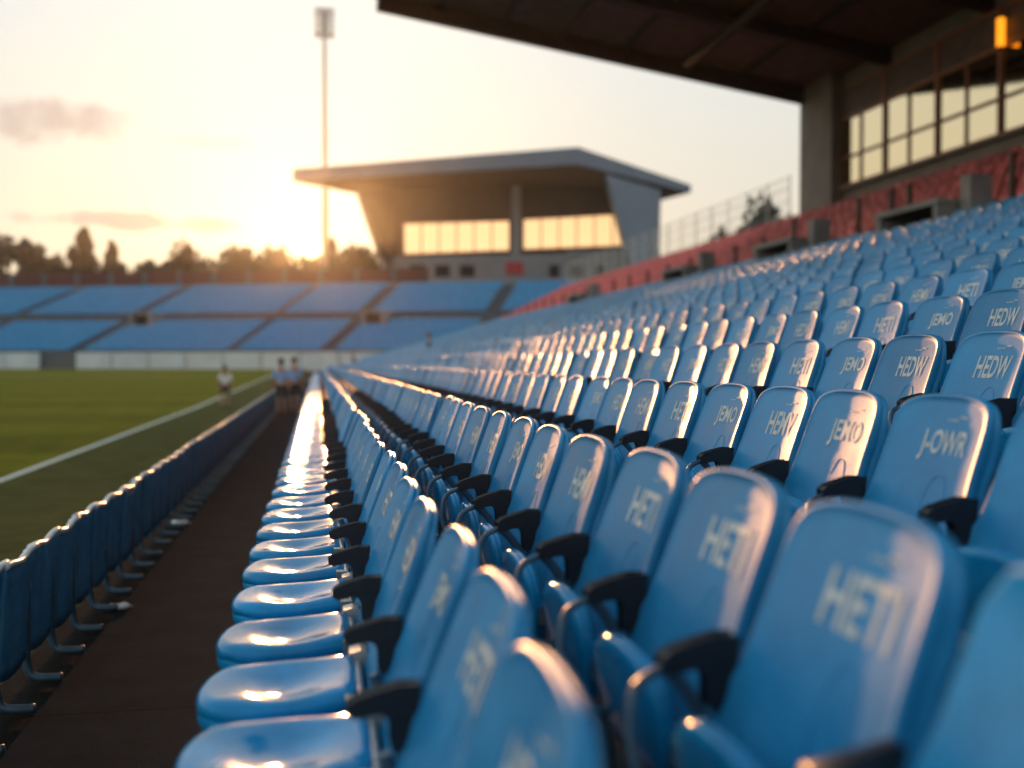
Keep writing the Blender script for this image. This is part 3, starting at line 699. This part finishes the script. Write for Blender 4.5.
# ------------------------------------------------------------------ trees
def crown_mesh(seed, kind, m):
    rg = random.Random(seed); vs_, fs_ = [], []
    clumps = []
    for i in range(34 if kind != 'spire' else 36):
        if kind == 'spire': h = rg.random()**.9; rad = .40*(1-h)**.9+.02; a = rg.random()*2*PI; q = rad*math.sqrt(rg.random()); clumps.append((q*math.cos(a), q*math.sin(a), .45+.54*h, .05+.05*(1-h)))
        else:
            a = rg.random()*2*PI; h = rg.random(); rad = .36*min(1, 1.25*math.sin(PI*(.16+.78*h)))*math.sqrt(rg.random()); clumps.append((rad*math.cos(a), rad*math.sin(a), .34+.56*h, rg.uniform(.07, .15)))
    for cx, cy, cz, cr in clumps:
        for k in range(90):
            d = Vector((rg.gauss(0, 1), rg.gauss(0, 1), rg.gauss(0, 1))).normalized()*cr*rg.random()**.4; p = Vector((cx, cy, cz))+d
            n = Vector((rg.gauss(0, 1), rg.gauss(0, 1), rg.gauss(0, 1))).normalized(); u = n.orthogonal().normalized(); v = n.cross(u); sz = rg.uniform(.018, .036)
            b0 = len(vs_); vs_ += [p+u*sz, p+v*sz*.7, p-u*sz, p-v*sz*.7]; fs_.append((b0, b0+1, b0+2, b0+3))
    mb = MB(); mb.add(vs_, fs_); return mb.mesh('crown', m, False, False)
def trunk_mesh(seed):
    rg = random.Random(seed); s = MB(); s.tube([(0, 0, 0), (.005, 0, .3), (0, .01, .55), (.01, 0, .8)], [.032, .024, .016, .006], 8)
    for k in range(7):
        a = rg.random()*2*PI; h = rg.uniform(.3, .6); s.tube([(0, 0, h), (.12*math.cos(a), .12*math.sin(a), h+.12), (.25*math.cos(a), .25*math.sin(a), h+.2)], [.012, .008, .004], 6)
    return s.mesh('trunk', BARK, True)
CR = {'round0': crown_mesh(1, 'round', LEAFM[0]), 'round1': crown_mesh(2, 'round', LEAFM[1]), 'round2': crown_mesh(3, 'round', LEAFM[2]), 'spire': crown_mesh(4, 'spire', LEAFM[0]), 'round3': crown_mesh(8, 'round', LEAFM[0])}
TM = trunk_mesh(5)
def tree(px, ytop, zc, wid, kind, label, zbase=-.6):
    q = at(px, ytop+(0 if px > 230 else 13 if kind == 'spire' else 8), zc); h = (q.z-zbase)/.97; t = empty('tree', (q.x, q.y, zbase), random.uniform(0, 6.28))
    wf = wid*(1.5 if kind == 'spire' else 1.45)*zc/F/.72; o = link('trunk', TM, t); o.scale = (wf, wf, h); o = link('crown', CR[kind], t); o.scale = (wf, wf, h)
    tag(t, label, 'tree', 'trees behind the far stand')
for px, yt, zc, wd, kd, lab in (
    (8, 226, 232, 62, 'round0', 'dark round tree behind the far stand at the edge of the view'),
    (58, 250, 250, 46, 'round2', 'low brownish tree between the round edge tree and the spire'),
    (84, 224, 236, 40, 'spire', 'dark pointed spire shaped tree behind the far stand'),
    (112, 236, 258, 30, 'spire', 'thin pale spire shaped tree just right of the dark spire'),
    (148, 254, 250, 40, 'round1', 'low olive tree between the spires and the tall bushy tree'),
    (180, 234, 236, 46, 'round3', 'tall bushy dark tree standing alone above the red parapet'),
    (206, 258, 252, 34, 'round2', 'low tree just right of the tall bushy tree'),
    (240, 247, 244, 50, 'round1', 'broad sunlit tree left of the sun'),
    (272, 250, 256, 44, 'round2', 'hazy tree directly below and left of the sun'),
    (308, 259, 262, 46, 'round2', 'hazy low tree directly under the sun'),
    (332, 246, 270, 26, 'spire', 'small pointed tree at the foot of the floodlight mast'),
    (358, 246, 244, 50, 'round1', 'broad tree beside the left end of the winged roof building'),
    (392, 258, 262, 44, 'round0', 'dark tree partly hidden behind the winged roof building')):
    tree(px, yt, zc, wd, kd, lab)
q = tree(757, 198, 95, 62, 'round3', 'dark bushy tree rising behind the red terrace near the roof end')

# ------------------------------------------------------------------ air
g = MB(); g.box(-220, 220, -40, 330, -1.7, 125)
hm = bpy.data.materials.new('air'); hm.use_nodes = True; t = hm.node_tree; t.nodes.clear()
vo = t.nodes.new('ShaderNodeVolumePrincipled'); oo = t.nodes.new('ShaderNodeOutputMaterial'); t.links.new(vo.outputs[0], oo.inputs['Volume'])
vo.inputs['Color'].default_value = (.95, 1, 1, 1); vo.inputs['Density'].default_value = HAZE; vo.inputs['Anisotropy'].default_value = .86
tag(g.obj('haze', hm), kind='stuff')
